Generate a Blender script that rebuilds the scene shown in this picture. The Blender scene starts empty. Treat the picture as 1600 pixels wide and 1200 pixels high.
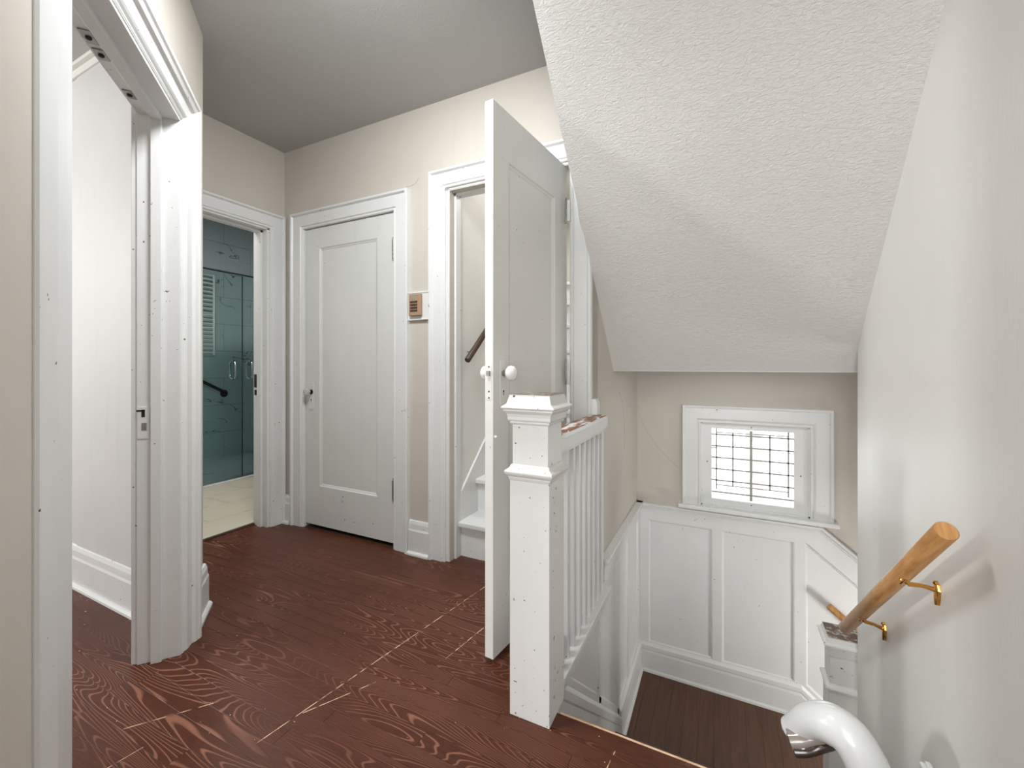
import bpy, bmesh, math, random
from mathutils import Vector, Matrix
random.seed(7)
S = bpy.context.scene
C = S.collection
R = math.radians
CAMH = 1.08
# ------------------------------------------------------------------ camera
cd = bpy.data.cameras.new('camera'); cam = bpy.data.objects.new('camera', cd); C.objects.link(cam)
cam.location = (0, 0, CAMH); cam.rotation_euler = (R(90), 0, R(26.29))
cd.sensor_width = 36; cd.sensor_fit = 'HORIZONTAL'; cd.lens = 666.4 / 1600 * 36; cd.shift_y = -29 / 1600
cd.clip_start = 0.02
S.camera = cam
# ------------------------------------------------------------------ world / light / exposure
S.view_settings.view_transform = 'Standard'; S.view_settings.look = 'None'
S.view_settings.gamma = 1; S.view_settings.use_curve_mapping = False
S.view_settings.exposure = 0.0
w = bpy.data.worlds.new('World'); S.world = w; w.use_nodes = True
w.node_tree.nodes['Background'].inputs[0].default_value = (0.96, 0.98, 1.0, 1)
w.node_tree.nodes['Background'].inputs[1].default_value = 3.0


def area(name, loc, target, sx, sy, power, col=(1, 1, 1), spread=180):
    l = bpy.data.lights.new(name, 'AREA'); l.shape = 'RECTANGLE'; l.size = sx; l.size_y = sy
    l.energy = power; l.color = col; l.spread = R(spread)
    o = bpy.data.objects.new(name, l); C.objects.link(o); o.location = loc
    o.rotation_euler = (Vector(target) - Vector(loc)).to_track_quat('-Z', 'Y').to_euler()
    return o


# daylight through the side room's window (its far wall), reaching the hall through the doorway
area('side_room_window_light', (-4.62, -1.25, 1.86), (0.0, 1.85, 1.3), 0.34, 0.5, 80, (0.98, 0.99, 1.0))
area('side_room_fill', (-2.9, -0.6, 2.48), (-2.9, -0.6, 0), 0.7, 0.7, 9, (0.97, 0.985, 1.0))  # unseen fill added to brighten the side room
# added ambient fill for the hall: one panel behind the camera, one above the frame
area('hall_rear_fill', (0.09, -1.8, 1.35), (0.0, 2.0, 1.2), 0.75, 2.2, 54, (0.94, 0.97, 1.0))
area('hall_overhead_fill', (-1.02, 0.88, 2.46), (-1.55, 1.75, 0.2), 0.4, 0.4, 27, (0.94, 0.97, 1.0), 170)
area('stairwell_window_light', (0.165, 3.95, 1.5), (0.12, 2.2, -0.8), 0.7, 0.7, 45, (0.97, 0.99, 1.0))
area('bathroom_fill', (-3.4, 1.7, 2.44), (-3.6, 2.0, 0), 0.3, 0.3, 26, (1.0, 0.98, 0.96))  # added dim fill, the closed-in bathroom shows no fitting
area('attic_stair_fill', (-0.95, 3.0, 2.55), (-0.95, 2.6, 0), 0.3, 0.3, 9.0, (1.0, 0.99, 0.98))  # dim fill added inside the enclosed attic stair
area('landing_fill', (0.1, 2.72, 1.05), (0.1, 2.75, 0), 0.5, 0.3, 6.5, (0.97, 0.985, 1.0))  # extra fill hidden above the landing to lift the stairwell
area('lower_stair_lamp', (1.3, 2.45, -0.7), (0.1, 3.1, -0.35), 0.22, 0.22, 9.0, (1.0, 0.99, 0.98))

# ------------------------------------------------------------------ materials


def srgb(r, g, b):
    f = lambda c: (c / 255 / 12.92) if c / 255 <= .04045 else ((c / 255 + .055) / 1.055) ** 2.4
    return (f(r), f(g), f(b), 1)


class NT:
    def __init__(s, name):
        s.m = bpy.data.materials.new(name); s.m.use_nodes = True
        s.t = s.m.node_tree; s.b = s.t.nodes['Principled BSDF']

    def n(s, typ, **k):
        n = s.t.nodes.new(typ)
        for a, v in k.items(): setattr(n, a, v)
        return n

    def l(s, a, b): s.t.links.new(a, b)

    def math(s, op, a, b=None, clamp=False):
        n = s.n('ShaderNodeMath', operation=op); n.use_clamp = clamp
        for i, v in enumerate((a, b)):
            if v is None: continue
            if isinstance(v, (int, float)): n.inputs[i].default_value = v
            else: s.l(v, n.inputs[i])
        return n.outputs[0]

    def pos(s, scale=(1, 1, 1), rot=(0, 0, 0)):
        g = s.n('ShaderNodeNewGeometry'); mp = s.n('ShaderNodeMapping')
        mp.inputs['Scale'].default_value = scale; mp.inputs['Rotation'].default_value = rot
        s.l(g.outputs['Position'], mp.inputs[0]); return mp.outputs[0]

    def noise(s, vec, scale, detail=3, rough=.5, dist=0):
        n = s.n('ShaderNodeTexNoise'); n.inputs['Scale'].default_value = scale
        n.inputs['Detail'].default_value = detail; n.inputs['Roughness'].default_value = rough
        n.inputs['Distortion'].default_value = dist
        if vec is not None: s.l(vec, n.inputs['Vector'])
        return n.outputs['Fac']

    def ramp(s, fac, stops, interp='LINEAR'):
        n = s.n('ShaderNodeValToRGB'); n.color_ramp.interpolation = interp
        e = n.color_ramp.elements
        while len(e) < len(stops): e.new(.5)
        for i, (p, c) in enumerate(stops):
            e[i].position = p; e[i].color = c if len(c) == 4 else (*c, 1)
        s.l(fac, n.inputs[0]); return n.outputs[0]

    def mix(s, fac, a, b, mode='MIX'):
        n = s.n('ShaderNodeMix', data_type='RGBA', blend_type=mode)
        for i, v in ((0, fac), (6, a), (7, b)):
            if isinstance(v, (int, float)): n.inputs[i].default_value = v
            elif isinstance(v, tuple): n.inputs[i].default_value = v
            else: s.l(v, n.inputs[i])
        return n.outputs[2]

    def bump(s, h, strength, dist=.002):
        n = s.n('ShaderNodeBump'); n.inputs['Strength'].default_value = strength; n.inputs['Distance'].default_value = dist
        s.l(h, n.inputs['Height']); s.l(n.outputs[0], s.b.inputs['Normal'])


G = lambda v: (v, v, v, 1)


def paint(name, col, rough=.4, chips=None, marks=True, bump=.15, thresh=.70, chipscale=55):
    m = NT(name)
    p = m.pos()
    v = m.noise(p, 2.2, 4)
    c = m.mix(m.ramp(v, [(.3, G(0)), (.75, G(1))]), tuple(x * .965 for x in col[:3]) + (1,), tuple(min(1, x * 1.03) for x in col[:3]) + (1,))
    if marks:
        st = m.noise(m.pos((6, 6, .5)), 4, 3)
        c = m.mix(m.ramp(st, [(.55, G(0)), (.8, G(.35))]), c, tuple(x * .90 for x in col[:3]) + (1,))
    if chips:
        k = m.noise(p, chipscale, 2, .6)
        big = m.noise(p, 3.1, 2)
        k = m.math('ADD', k, m.math('MULTIPLY', m.math('SUBTRACT', big, .5), .12))
        c = m.mix(m.ramp(k, [(thresh, G(0)), (thresh + .012, G(1))]), c, chips)
    m.l(c, m.b.inputs['Base Color']); m.b.inputs['Roughness'].default_value = rough
    h = m.noise(m.pos((30, 30, 4)), 6, 3)
    m.bump(h, bump, .002)
    return m.m


TRIM = srgb(223, 223, 221)
M = {}
M['trim'] = paint('white_gloss_paint', TRIM, .36, srgb(96, 84, 72), thresh=.742)
M['door'] = paint('white_door_paint', srgb(217, 217, 213), .38, srgb(96, 84, 72), thresh=.76)
M['door2'] = paint('white_door_paint_open', srgb(224, 223, 218), .38, srgb(150, 130, 105), thresh=.75)
M['newel'] = paint('chipped_white_newel_paint', srgb(220, 219, 216), .38, srgb(88, 74, 62), thresh=.705, chipscale=60)
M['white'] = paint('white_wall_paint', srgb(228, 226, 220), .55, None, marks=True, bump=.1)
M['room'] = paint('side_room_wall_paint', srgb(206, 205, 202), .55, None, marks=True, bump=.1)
M['beige'] = paint('beige_wall_paint', srgb(200, 193, 183), .6, None, marks=True, bump=.12)
M['greywall'] = paint('pale_plaster_wall_paint', srgb(228, 226, 221), .38, None, marks=True, bump=.2)


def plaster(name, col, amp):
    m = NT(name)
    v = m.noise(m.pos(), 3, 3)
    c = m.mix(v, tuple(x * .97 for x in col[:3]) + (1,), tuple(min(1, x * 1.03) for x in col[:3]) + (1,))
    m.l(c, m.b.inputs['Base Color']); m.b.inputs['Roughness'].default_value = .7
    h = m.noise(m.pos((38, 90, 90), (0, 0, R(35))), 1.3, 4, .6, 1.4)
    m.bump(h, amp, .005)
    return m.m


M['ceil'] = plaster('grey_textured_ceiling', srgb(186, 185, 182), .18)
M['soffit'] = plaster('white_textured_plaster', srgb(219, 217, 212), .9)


def wood_floor():
    m = NT('dark_red_brown_oak_strip')
    oi = m.n('ShaderNodeObjectInfo')
    g = m.n('ShaderNodeNewGeometry')
    sep = m.n('ShaderNodeSeparateXYZ'); m.l(g.outputs['Position'], sep.inputs[0])
    x, y = sep.outputs[0], sep.outputs[1]
    rnd = oi.outputs['Random']
    cx = m.math('ADD', m.math('MULTIPLY', x, .48), m.math('MULTIPLY', rnd, .22))
    cy = m.math('ADD', m.math('MULTIPLY', y, 4.6), m.math('MULTIPLY', rnd, .30))
    cv = m.n('ShaderNodeCombineXYZ'); m.l(cx, cv.inputs[0]); m.l(cy, cv.inputs[1])
    n1 = m.noise(cv.outputs[0], 1.7, 1.2, .4, .1)
    ring = m.math('SINE', m.math('MULTIPLY', n1, 330))
    lines = m.ramp(ring, [(.62, G(0)), (.98, G(1))])
    fine = m.noise(m.pos((14, 260, 10)), 1.0, 3, .6)
    where = m.ramp(m.noise(m.pos((1, 1.6, 1)), 1.5, 2), [(.42, G(.06)), (.62, G(1))])
    dark, mid, light = srgb(62, 29, 15), srgb(88, 45, 28), srgb(170, 118, 96)
    base = m.mix(m.ramp(fine, [(.35, G(0)), (.7, G(1))]), dark, mid)
    base = m.mix(m.math('MULTIPLY', rnd, .35), base, srgb(84, 46, 33))
    gl = m.math('MULTIPLY', m.math('MULTIPLY', lines, where), .5)
    c = m.mix(gl, base, light)
    # long scratches across the strips and worn specks
    tot = None
    for (x0, y0, x1, y1, wd) in ((-1.195, .768, -1.039, 1.82, .0016), (-1.17, .90, -1.06, 1.10, .0015), (-.915, 1.30, -.88, 1.54, .0016), (-1.60, .62, -1.46, .80, .0016), (-1.5, .38, -1.47, .62, .0014), (-.30, .98, -.27, 1.2, .0013)):
        L = math.hypot(x1 - x0, y1 - y0); ux, uy = (x1 - x0) / L, (y1 - y0) / L
        dx, dy = m.math('SUBTRACT', x, x0), m.math('SUBTRACT', y, y0)
        per = m.math('ABSOLUTE', m.math('ADD', m.math('MULTIPLY', dx, -uy), m.math('MULTIPLY', dy, ux)))
        al = m.math('ADD', m.math('MULTIPLY', dx, ux), m.math('MULTIPLY', dy, uy))
        on = m.math('MULTIPLY', m.math('LESS_THAN', per, wd), m.math('LESS_THAN', m.math('ABSOLUTE', m.math('SUBTRACT', al, L / 2)), L / 2))
        tot = on if tot is None else m.math('MAXIMUM', tot, on)
    brk = m.ramp(m.noise(m.pos((9, 9, 9)), 3, 3), [(.40, G(0)), (.55, G(1))])
    tot = m.math('MULTIPLY', tot, brk)
    sp = m.noise(m.pos((20, 34, 20)), 3.2, 1, .4)
    specks = m.math('GREATER_THAN', sp, .797)
    tot = m.math('MAXIMUM', tot, specks)
    c = m.mix(m.math('MULTIPLY', tot, .85), c, srgb(226, 192, 160))
    m.l(c, m.b.inputs['Base Color'])
    rr = m.n('ShaderNodeMapRange'); rr.inputs['To Min'].default_value = .30; rr.inputs['To Max'].default_value = .46
    m.l(fine, rr.inputs[0]); m.l(rr.outputs[0], m.b.inputs['Roughness'])
    m.b.inputs['Specular IOR Level'].default_value = .26
    h = m.math('ADD', m.math('MULTIPLY', lines, .5), m.math('MULTIPLY', fine, .6))
    m.bump(h, .22, .0012)
    return m.m


M['floor'] = wood_floor()


def simple_wood(name, a, b, vec=(3, 40, 40), rough=.45, sc=1.5, rot=(0, 0, 0)):
    m = NT(name)
    n1 = m.noise(m.pos(vec, rot), sc, 4, .6, .5)
    m.l(m.mix(m.ramp(n1, [(.35, G(0)), (.65, G(1))]), a, b), m.b.inputs['Base Color'])
    m.b.inputs['Roughness'].default_value = rough
    m.bump(n1, .1, .001)
    return m.m


M['landing'] = simple_wood('brown_landing_boards', srgb(76, 46, 28), srgb(98, 62, 40), (40, 3, 10), .38)
M['pine'] = simple_wood('varnished_beech_wood', srgb(176, 124, 72), srgb(204, 154, 98), (60, 5, 5), .35)
M['dkwood'] = simple_wood('dark_brown_stained_wood', srgb(58, 42, 32), srgb(80, 60, 46), (40, 4, 4), .4)
M['bare'] = simple_wood('bare_worn_wood_edge', srgb(196, 150, 112), srgb(232, 200, 168), (12, 60, 60), .6)


def worn(name, base, bare, lo, hi, sc=(12, 5, 12)):
    m = NT(name)
    k = m.noise(m.pos(sc), 2.2, 5, .65, .6)
    g = m.n('ShaderNodeNewGeometry'); sep = m.n('ShaderNodeSeparateXYZ'); m.l(g.outputs['Normal'], sep.inputs[0])
    up = m.math('GREATER_THAN', sep.outputs[2], .7)
    f = m.math('MULTIPLY', m.ramp(k, [(lo, G(0)), (hi, G(1))]), up)
    wv = m.noise(m.pos((120, 8, 8)), 1, 3)
    m.l(m.mix(f, base, m.mix(wv, bare, tuple(x * .5 for x in bare[:3]) + (1,))), m.b.inputs['Base Color'])
    m.b.inputs['Roughness'].default_value = .42
    return m.m


M['rail_worn'] = worn('white_rail_worn_to_wood_on_top', TRIM, srgb(150, 92, 56), .43, .49, (16, 3.2, 16))
M['cap_worn'] = worn('white_cap_worn_to_brown_on_top', srgb(190, 187, 180), srgb(112, 88, 72), .38, .5, (14, 14, 14))


def flat(name, col, rough=.4, metal=0, **k):
    m = NT(name); m.b.inputs['Base Color'].default_value = col
    m.b.inputs['Roughness'].default_value = rough; m.b.inputs['Metallic'].default_value = metal
    for a, v in k.items(): m.b.inputs[a.replace('_', ' ')].default_value = v
    return m.m


M['brass'] = flat('polished_brass', srgb(214, 160, 84), .16, 1)
M['chrome'] = flat('chrome', srgb(205, 208, 210), .1, 1)
M['steel'] = flat('dull_painted_steel', srgb(150, 148, 142), .35, .7)
M['crackc'] = flat('crack_shade', srgb(140, 130, 116), .9)
M['dark'] = flat('dark_cavity', srgb(26, 22, 20), .8)
M['porcelain'] = flat('white_porcelain', srgb(238, 236, 231), .08, 0, Coat_Weight=.5)
M['glassknob'] = flat('glass_knob', srgb(225, 226, 226), .05, 0, Transmission_Weight=.6)
M['plastic'] = flat('glossy_white_plastic', srgb(222, 223, 222), .18, 0, Coat_Weight=.6)
M['arm_reflection'] = flat('brownish_grey_floor_reflection', srgb(142, 131, 124), .15, 0, Coat_Weight=.6)  # brown floor mirrored in the white arm, put into a flat colour
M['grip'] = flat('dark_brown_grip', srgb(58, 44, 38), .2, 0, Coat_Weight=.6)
M['tan'] = flat('tan_plastic', srgb(172, 138, 112), .45)
M['button'] = flat('dark_button', srgb(58, 44, 36), .5)
M['lcd'] = flat('grey_lcd', srgb(150, 150, 138), .3)
M['lead'] = flat('grey_window_bar', srgb(160, 158, 152), .5)
M['vinyl'] = flat('white_vinyl', srgb(226, 226, 224), .35)
M['cardboard'] = flat('brown_cardboard', srgb(150, 116, 80), .7)
M['bronze'] = flat('dark_bronze_metal', srgb(52, 50, 48), .3, .8)


def marble(name, c0, c1, vein, rough=.22):
    m = NT(name)
    oi = m.n('ShaderNodeObjectInfo')
    p = m.pos((1, 1, 1), (R(20), 0, 0))
    ad = m.n('ShaderNodeVectorMath', operation='ADD'); m.l(p, ad.inputs[0])
    k = m.math('MULTIPLY', oi.outputs['Random'], 3)
    cb = m.n('ShaderNodeCombineXYZ'); m.l(k, cb.inputs[0]); m.l(k, cb.inputs[1]); m.l(cb.outputs[0], ad.inputs[1])
    mp = m.n('ShaderNodeMapping'); mp.inputs['Rotation'].default_value = (R(38), 0, 0); mp.inputs['Scale'].default_value = (1, 1, 3.4)
    m.l(ad.outputs[0], mp.inputs[0])
    n1 = m.noise(mp.outputs[0], 1.5, 3, .55, .5)
    v = m.ramp(n1, [(.485, G(0)), (.50, G(1)), (.507, G(0))])
    msk = m.ramp(m.noise(ad.outputs[0], 2.5, 2), [(.5, G(0)), (.6, G(1))])
    c = m.mix(m.noise(p, 3, 3), c0, c1)
    c = m.mix(m.math('MULTIPLY', v, msk), c, vein)
    m.l(c, m.b.inputs['Base Color']); m.b.inputs['Roughness'].default_value = rough
    return m.m


M['marble'] = marble('teal_grey_marble', srgb(182, 196, 198), srgb(196, 208, 209), srgb(66, 78, 84))
M['stonefloor'] = marble('pale_stone_floor', srgb(190, 180, 160), srgb(206, 198, 180), srgb(168, 158, 140), .4)
M['grout'] = flat('grey_grout', srgb(104, 112, 112), .8)
M['grout2'] = flat('floor_grout', srgb(150, 142, 126), .8)


def glass(name, tint, ior=1.45):
    m = NT(name); t = m.t
    gl = m.n('ShaderNodeBsdfGlossy'); gl.inputs['Roughness'].default_value = .02
    tr = m.n('ShaderNodeBsdfTransparent'); tr.inputs[0].default_value = tint
    fr = m.n('ShaderNodeFresnel'); fr.inputs[0].default_value = ior
    mx = m.n('ShaderNodeMixShader')
    m.l(fr.outputs[0], mx.inputs[0]); m.l(tr.outputs[0], mx.inputs[1]); m.l(gl.outputs[0], mx.inputs[2])
    m.l(mx.outputs[0], t.nodes['Material Output'].inputs[0])
    return m.m


M['pane'] = glass('clear_window_glass', (.97, .98, .97, 1))
M['shower'] = glass('green_tinted_shower_glass', (.87, .945, .935, 1))
M['leaf'] = flat('pale_leaf', srgb(226, 228, 220), .8)
M['bark'] = flat('bark', srgb(200, 194, 186), .8)
M['snow'] = flat('pale_ground', srgb(232, 232, 230), .9)

# ------------------------------------------------------------------ mesh helpers
ORG = {}


class MB:
    def __init__(s): s.v = []; s.f = []

    def add(s, vs, fs):
        o = len(s.v); s.v += [tuple(x) for x in vs]; s.f += [tuple(i + o for i in f) for f in fs]; return s

    def box(s, x0, x1, y0, y1, z0, z1):
        return s.hexa([(x0, y0), (x1, y0), (x1, y1), (x0, y1)], z0, z1)

    def hexa(s, foot, z0, z1):  # vertical prism over any footprint
        n = len(foot); a = [(*p, z0) for p in foot] + [(*p, z1) for p in foot]
        f = [tuple(range(n))[::-1], tuple(range(n, 2 * n))] + [(i, (i + 1) % n, n + (i + 1) % n, n + i) for i in range(n)]
        return s.add(a, f)

    def loft(s, rings, cap=True, closed=True):
        n = len(rings[0]); f = []
        for k in range(len(rings) - 1):
            for i in range(n if closed else n - 1):
                a, b = k * n + i, k * n + (i + 1) % n
                f.append((a, b, b + n, a + n))
        if cap: f += [tuple(range(n))[::-1], tuple(range((len(rings) - 1) * n, len(rings) * n))]
        return s.add([p for r in rings for p in r], f)

    def tube(s, pts, r, seg=14, cap=True):
        pts = [Vector(p) for p in pts]; rings = []
        rs = r if isinstance(r, (list, tuple)) else [r] * len(pts)
        ref = None
        for i, p in enumerate(pts):
            d = (pts[min(i + 1, len(pts) - 1)] - pts[max(i - 1, 0)]).normalized()
            if ref is None: ref = Vector((0, 0, 1)) if abs(d.z) < .9 else Vector((1, 0, 0))
            a = (ref - d * ref.dot(d)).normalized(); ref = a; b = d.cross(a)
            rings.append([p + (a * math.cos(t) + b * math.sin(t)) * rs[i] for t in [2 * math.pi * k / seg for k in range(seg)]])
        return s.loft(rings, cap)

    def lathe(s, org, axis, prof, seg=24):  # prof: (radius, distance along axis)
        ax = Vector(axis).normalized(); ref = Vector((0, 0, 1)) if abs(ax.z) < .9 else Vector((1, 0, 0))
        a = (ref - ax * ref.dot(ax)).normalized(); b = ax.cross(a); o = Vector(org)
        return s.loft([[o + ax * h + (a * math.cos(t) + b * math.sin(t)) * max(r, 1e-4) for t in [2 * math.pi * k / seg for k in range(seg)]] for r, h in prof])

    def square(s, cx, cy, prof):  # prof: (half width, z)
        return s.loft([[(cx - h, cy - h, z), (cx + h, cy - h, z), (cx + h, cy + h, z), (cx - h, cy + h, z)] for h, z in prof])

    def build(s, name, mat, parent=None, bevel=0, smooth=False, origin=None, seg=2):
        me = bpy.data.meshes.new(name)
        if parent is not None: o0 = ORG[parent.name]
        elif origin is not None: o0 = Vector(origin)
        else:
            xs = list(zip(*s.v)); o0 = Vector(((min(xs[0]) + max(xs[0])) / 2, (min(xs[1]) + max(xs[1])) / 2, min(xs[2])))
        me.from_pydata([tuple(Vector(v) - o0) for v in s.v], [], s.f)
        bm = bmesh.new(); bm.from_mesh(me)
        bmesh.ops.recalc_face_normals(bm, faces=bm.faces)
        if bevel:
            es = [e for e in bm.edges if len(e.link_faces) == 2 and e.calc_face_angle(0) > .6]
            bmesh.ops.bevel(bm, geom=es, offset=bevel, segments=seg, affect='EDGES', profile=.6, clamp_overlap=True)
        bm.to_mesh(me); bm.free()
        if smooth:
            for p in me.polygons: p.use_smooth = True
            try: me.set_sharp_from_angle(angle=R(40))
            except Exception: pass
        me.materials.append(mat)
        o = bpy.data.objects.new(name, me); C.objects.link(o)
        if parent is not None: o.parent = parent; ORG[o.name] = ORG[parent.name]
        else: o.location = o0; ORG[o.name] = o0
        return o


def tag(o, label=None, cat=None, group=None, kind=None):
    if label: o['label'] = label
    if cat: o['category'] = cat
    if group: o['group'] = group
    if kind: o['kind'] = kind
    return o


def empty(name, loc, label=None, cat=None, group=None, kind=None):
    o = bpy.data.objects.new(name, None); C.objects.link(o); o.location = loc
    o.empty_display_size = .1; ORG[o.name] = Vector(loc)
    return tag(o, label, cat, group, kind)


class Fr:  # vertical plane frame: s along, n out of the wall
    def __init__(s, o, a, n): s.o = Vector((*o, 0)); s.a = Vector((*a, 0)).normalized(); s.nn = Vector((*n, 0)).normalized()

    def __call__(s, a, z, n=0): return s.o + s.a * a + s.nn * n + Vector((0, 0, z))

    def box(s, mb, a0, a1, z0, z1, n0, n1):
        v = [s(a, z, n) for z in (z0, z1) for a, n in ((a0, n0), (a1, n0), (a1, n1), (a0, n1))]
        return mb.add(v, [(3, 2, 1, 0), (4, 5, 6, 7), (0, 1, 5, 4), (1, 2, 6, 5), (2, 3, 7, 6), (3, 0, 4, 7)])

    def prism(s, mb, poly, n0, n1):  # poly in (s,z)
        k = len(poly); v = [s(a, z, n0) for a, z in poly] + [s(a, z, n1) for a, z in poly]
        return mb.add(v, [tuple(range(k))[::-1], tuple(range(k, 2 * k))] + [(i, (i + 1) % k, k + (i + 1) % k, k + i) for i in range(k)])


def profile_strip(fr, mb, p0, p1, m0, m1, prof):
    """loft a moulding profile (w across, t proud) from p0 to p1 (s,z); m0, m1: direction in which w grows at each end"""
    rings = []
    for p, m in ((p0, m0), (p1, m1)):
        rings.append([fr(p[0] + m[0] * w_, p[1] + m[1] * w_, t) for w_, t in prof])
    return mb.loft(rings)


CASING = [(0, 0), (0, .010), (.004, .014), (.010, .014), (.014, .011), (.020, .018), (.088, .018), (.092, .024), (.097, .030), (.108, .030), (.112, .024), (.112, 0)]


def casing(fr, s0, s1, zt, parent, prof=CASING, left=True, right=True, z0=0, mat='trim', scale=1):
    pr = [(a * scale, b) for a, b in prof]
    if left: profile_strip(fr, MB(), (s0, z0), (s0, zt), (-1, 0), (-1, 1), pr).build('casing_side', M[mat], parent)
    if right: profile_strip(fr, MB(), (s1, z0), (s1, zt), (1, 0), (1, 1), pr).build('casing_side', M[mat], parent)
    profile_strip(fr, MB(), (s0, zt), (s1, zt), (-1 if left else 0, 1), (1 if right else 0, 1), pr).build('casing_head', M[mat], parent)


BASE = [(0, 0), (0, .020), (.135, .020), (.145, .016), (.172, .014), (.188, .008), (.192, 0)]
SHOE = [(0, 0), (0, .034), (.010, .033), (.018, .026), (.022, .0)]


def baseboard(fr, s0, s1, name, label, z=0, mat='trim'):
    e = empty(name, fr(s0, z), label, 'baseboard', kind='structure')
    profile_strip(fr, MB(), (s0, z), (s1, z), (0, 1), (0, 1), BASE).build('board', M[mat], e)
    profile_strip(fr, MB(), (s0, z), (s1, z), (0, 1), (0, 1), SHOE).build('shoe_moulding', M[mat], e)
    return e


def st(mb, name, mat, label, cat='wall', **k):
    return tag(mb.build(name, M[mat], **k), label, cat, kind='structure')


# frames
YB = 1.95
BACK = Fr((0, YB), (1, 0), (0, -1))             # closet wall, s = X
BATH = Fr((-2.72, 0), (0, 1), (1, 0))           # bathroom wall, s = Y
Dv = (-0.768, 0.640); Nv = (0.640, 0.768)
NW = -0.49
DIAG = Fr((Nv[0] * NW, Nv[1] * NW), Dv, Nv)     # diagonal wall, s = distance along, n towards hall
RIGHT = Fr((0.515, 0), (0, 1), (-1, 0))
WELL = Fr((-0.545, 0), (0, 1), (1, 0))          # stairwell left wall
YW = 3.12
WIN = Fr((0, YW), (1, 0), (0, -1))
ROOM = Fr((0, 0.94), (1, 0), (0, -1))
CZ = 2.55

# ================================================================== STRUCTURE
# floor: slab + oak strips
fl = MB()
fl.box(-4.8, -.60, -1.9, 2.06, -.20, -.012); fl.box(-.60, .515, -1.9, 1.19, -.20, -.012)
FLOOR = tag(fl.build('floor', M['floor'], origin=(0, 0, 0)), 'glossy dark red-brown oak strip floor of the upper hall, scratched', 'floor', kind='structure')


def plank_mesh(x0, x1, y0, y1, z=0.0, name='plank', th=.012, c=.0005):
    v = []
    for zz, i in ((z - th, 0), (z - c, 0), (z, c)):
        v += [(x0 + i, y0 + i, zz), (x1 - i, y0 + i, zz), (x1 - i, y1 - i, zz), (x0 + i, y1 - i, zz)]
    f = [(8, 9, 10, 11)]
    for k in (0, 4): f += [(k + i, k + (i + 1) % 4, k + 4 + (i + 1) % 4, k + 4 + i) for i in range(4)]
    me = bpy.data.meshes.new(name); me.from_pydata(v, [], f); return me


def board(mesh_args, mat, parent, name='plank', **k):
    me = plank_mesh(*mesh_args, name=name, **k)
    me.materials.append(mat); o = bpy.data.objects.new(name, me); C.objects.link(o)
    o.parent = parent
    # vertices relative to the parent's origin
    for vv in me.vertices: vv.co -= ORG[parent.name]
    ORG[o.name] = ORG[parent.name]
    return o


PW = .05775
row = 0
y = 1.945 + 2 * PW
while y > -.75:
    y0 = y - PW
    xe = -.55 if y0 > 1.90 else (-.505 if y0 > 1.245 else .512)
    x = xe; first = True
    lim = -3.35 if y0 < .93 else -2.85
    while x > lim:
        L = random.uniform(.75, 1.6) * (random.uniform(.3, 1) if first else 1)
        first = False
        xa = max(x - L, lim)
        if xa - lim < .25: xa = lim
        board((xa, x - .0006, y0, y - .0006), M['floor'], FLOOR)
        x = xa
    y = y0; row += 1
# side room far strips as wide slab top
board((-4.8, -3.351, -1.9, .94), M['floor'], FLOOR, name='floor_field')
# stair nosing at the hall floor's edge, worn bare
nz = MB(); nz.box(-.459, .515, 1.19, 1.256, -.03, -.0004)
tag(nz.build('stair_nosing', M['floor'], FLOOR, bevel=.006), 'rounded red-brown nosing at the head of the stairs')
nb = MB(); nb.box(-.452, .515, 1.2522, 1.2578, -.012, .0012)
tag(nb.build('worn_edge', M['bare'], FLOOR, bevel=.001), 'bare pale worn edge of the nosing')
tb = MB(); tb.box(-2.875, -2.848, 1.16, 1.84, -.02, .009)
tag(tb.build('threshold', M['dkwood'], FLOOR, bevel=.003), 'dark wood threshold in the bathroom doorway')
tb = MB(); tb.box(-2.515, -1.74, 1.95, 2.05, -.02, .003)
tb.build('threshold', M['dkwood'], FLOOR)

# walls
wb = MB()
T = .095
for a0, a1, z0, z1 in ((-2.86, -2.515, 0, CZ), (-2.515, -1.735, 2.0, CZ), (-1.735, -1.345, 0, CZ), (-1.345, -.642, 2.04, CZ), (-.642, -.545, 0, CZ)):
    wb.box(a0, a1, YB, YB + T, z0, z1)
st(wb, 'wall_back', 'beige', 'beige wall holding the closed closet door and the attic stair doorway')
wl = MB()
wl.box(-2.86, -2.72, 1.84, YB, 0, CZ); wl.box(-2.86, -2.72, 1.09, 1.84, 2.0, CZ); wl.box(-2.86, -2.72, 1.09, 1.15, 0, 2.0)
st(wl, 'wall_left', 'beige', 'beige wall above and beside the bathroom doorway')
# diagonal wall
cr = DIAG(2.298, 0)
wd = MB()
OP0, OP1 = 1.273, 1.962
DT = .12
DIAG.box(wd, 0, 1.125, 0, CZ, -DT, 0); DIAG.box(wd, 1.125, OP0, 0, CZ, -DT, -.04); DIAG.box(wd, 1.125, OP0, 2.0, CZ, -.04, 0); q0 = DIAG(0, 0, 0); wd.box(q0.x - .12, q0.x, -1.9, q0.y + .02, 0, CZ)
DIAG.box(wd, OP0, OP1, 2.0, CZ, -DT, 0)
b0, b1 = DIAG(OP1, 0, 0), DIAG(OP1, 0, -DT)
back = DIAG(OP1 + (0.94 - b1.y) / Dv[1], 0, -DT)
wd.hexa([(b0.x, b0.y), (cr.x, cr.y), (-2.86, cr.y), (-2.86, .94), (back.x, .94), (b1.x, b1.y)], 0, CZ)
st(wd, 'wall_diagonal', 'beige', 'beige angled wall at the left with the side room doorway')
rw = MB(); rw.box(-4.8, -2.86, .94, 1.05, 0, 2.75)
rw.box(-2.86, back.x, .937, .94, 0, 2.75)
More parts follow.
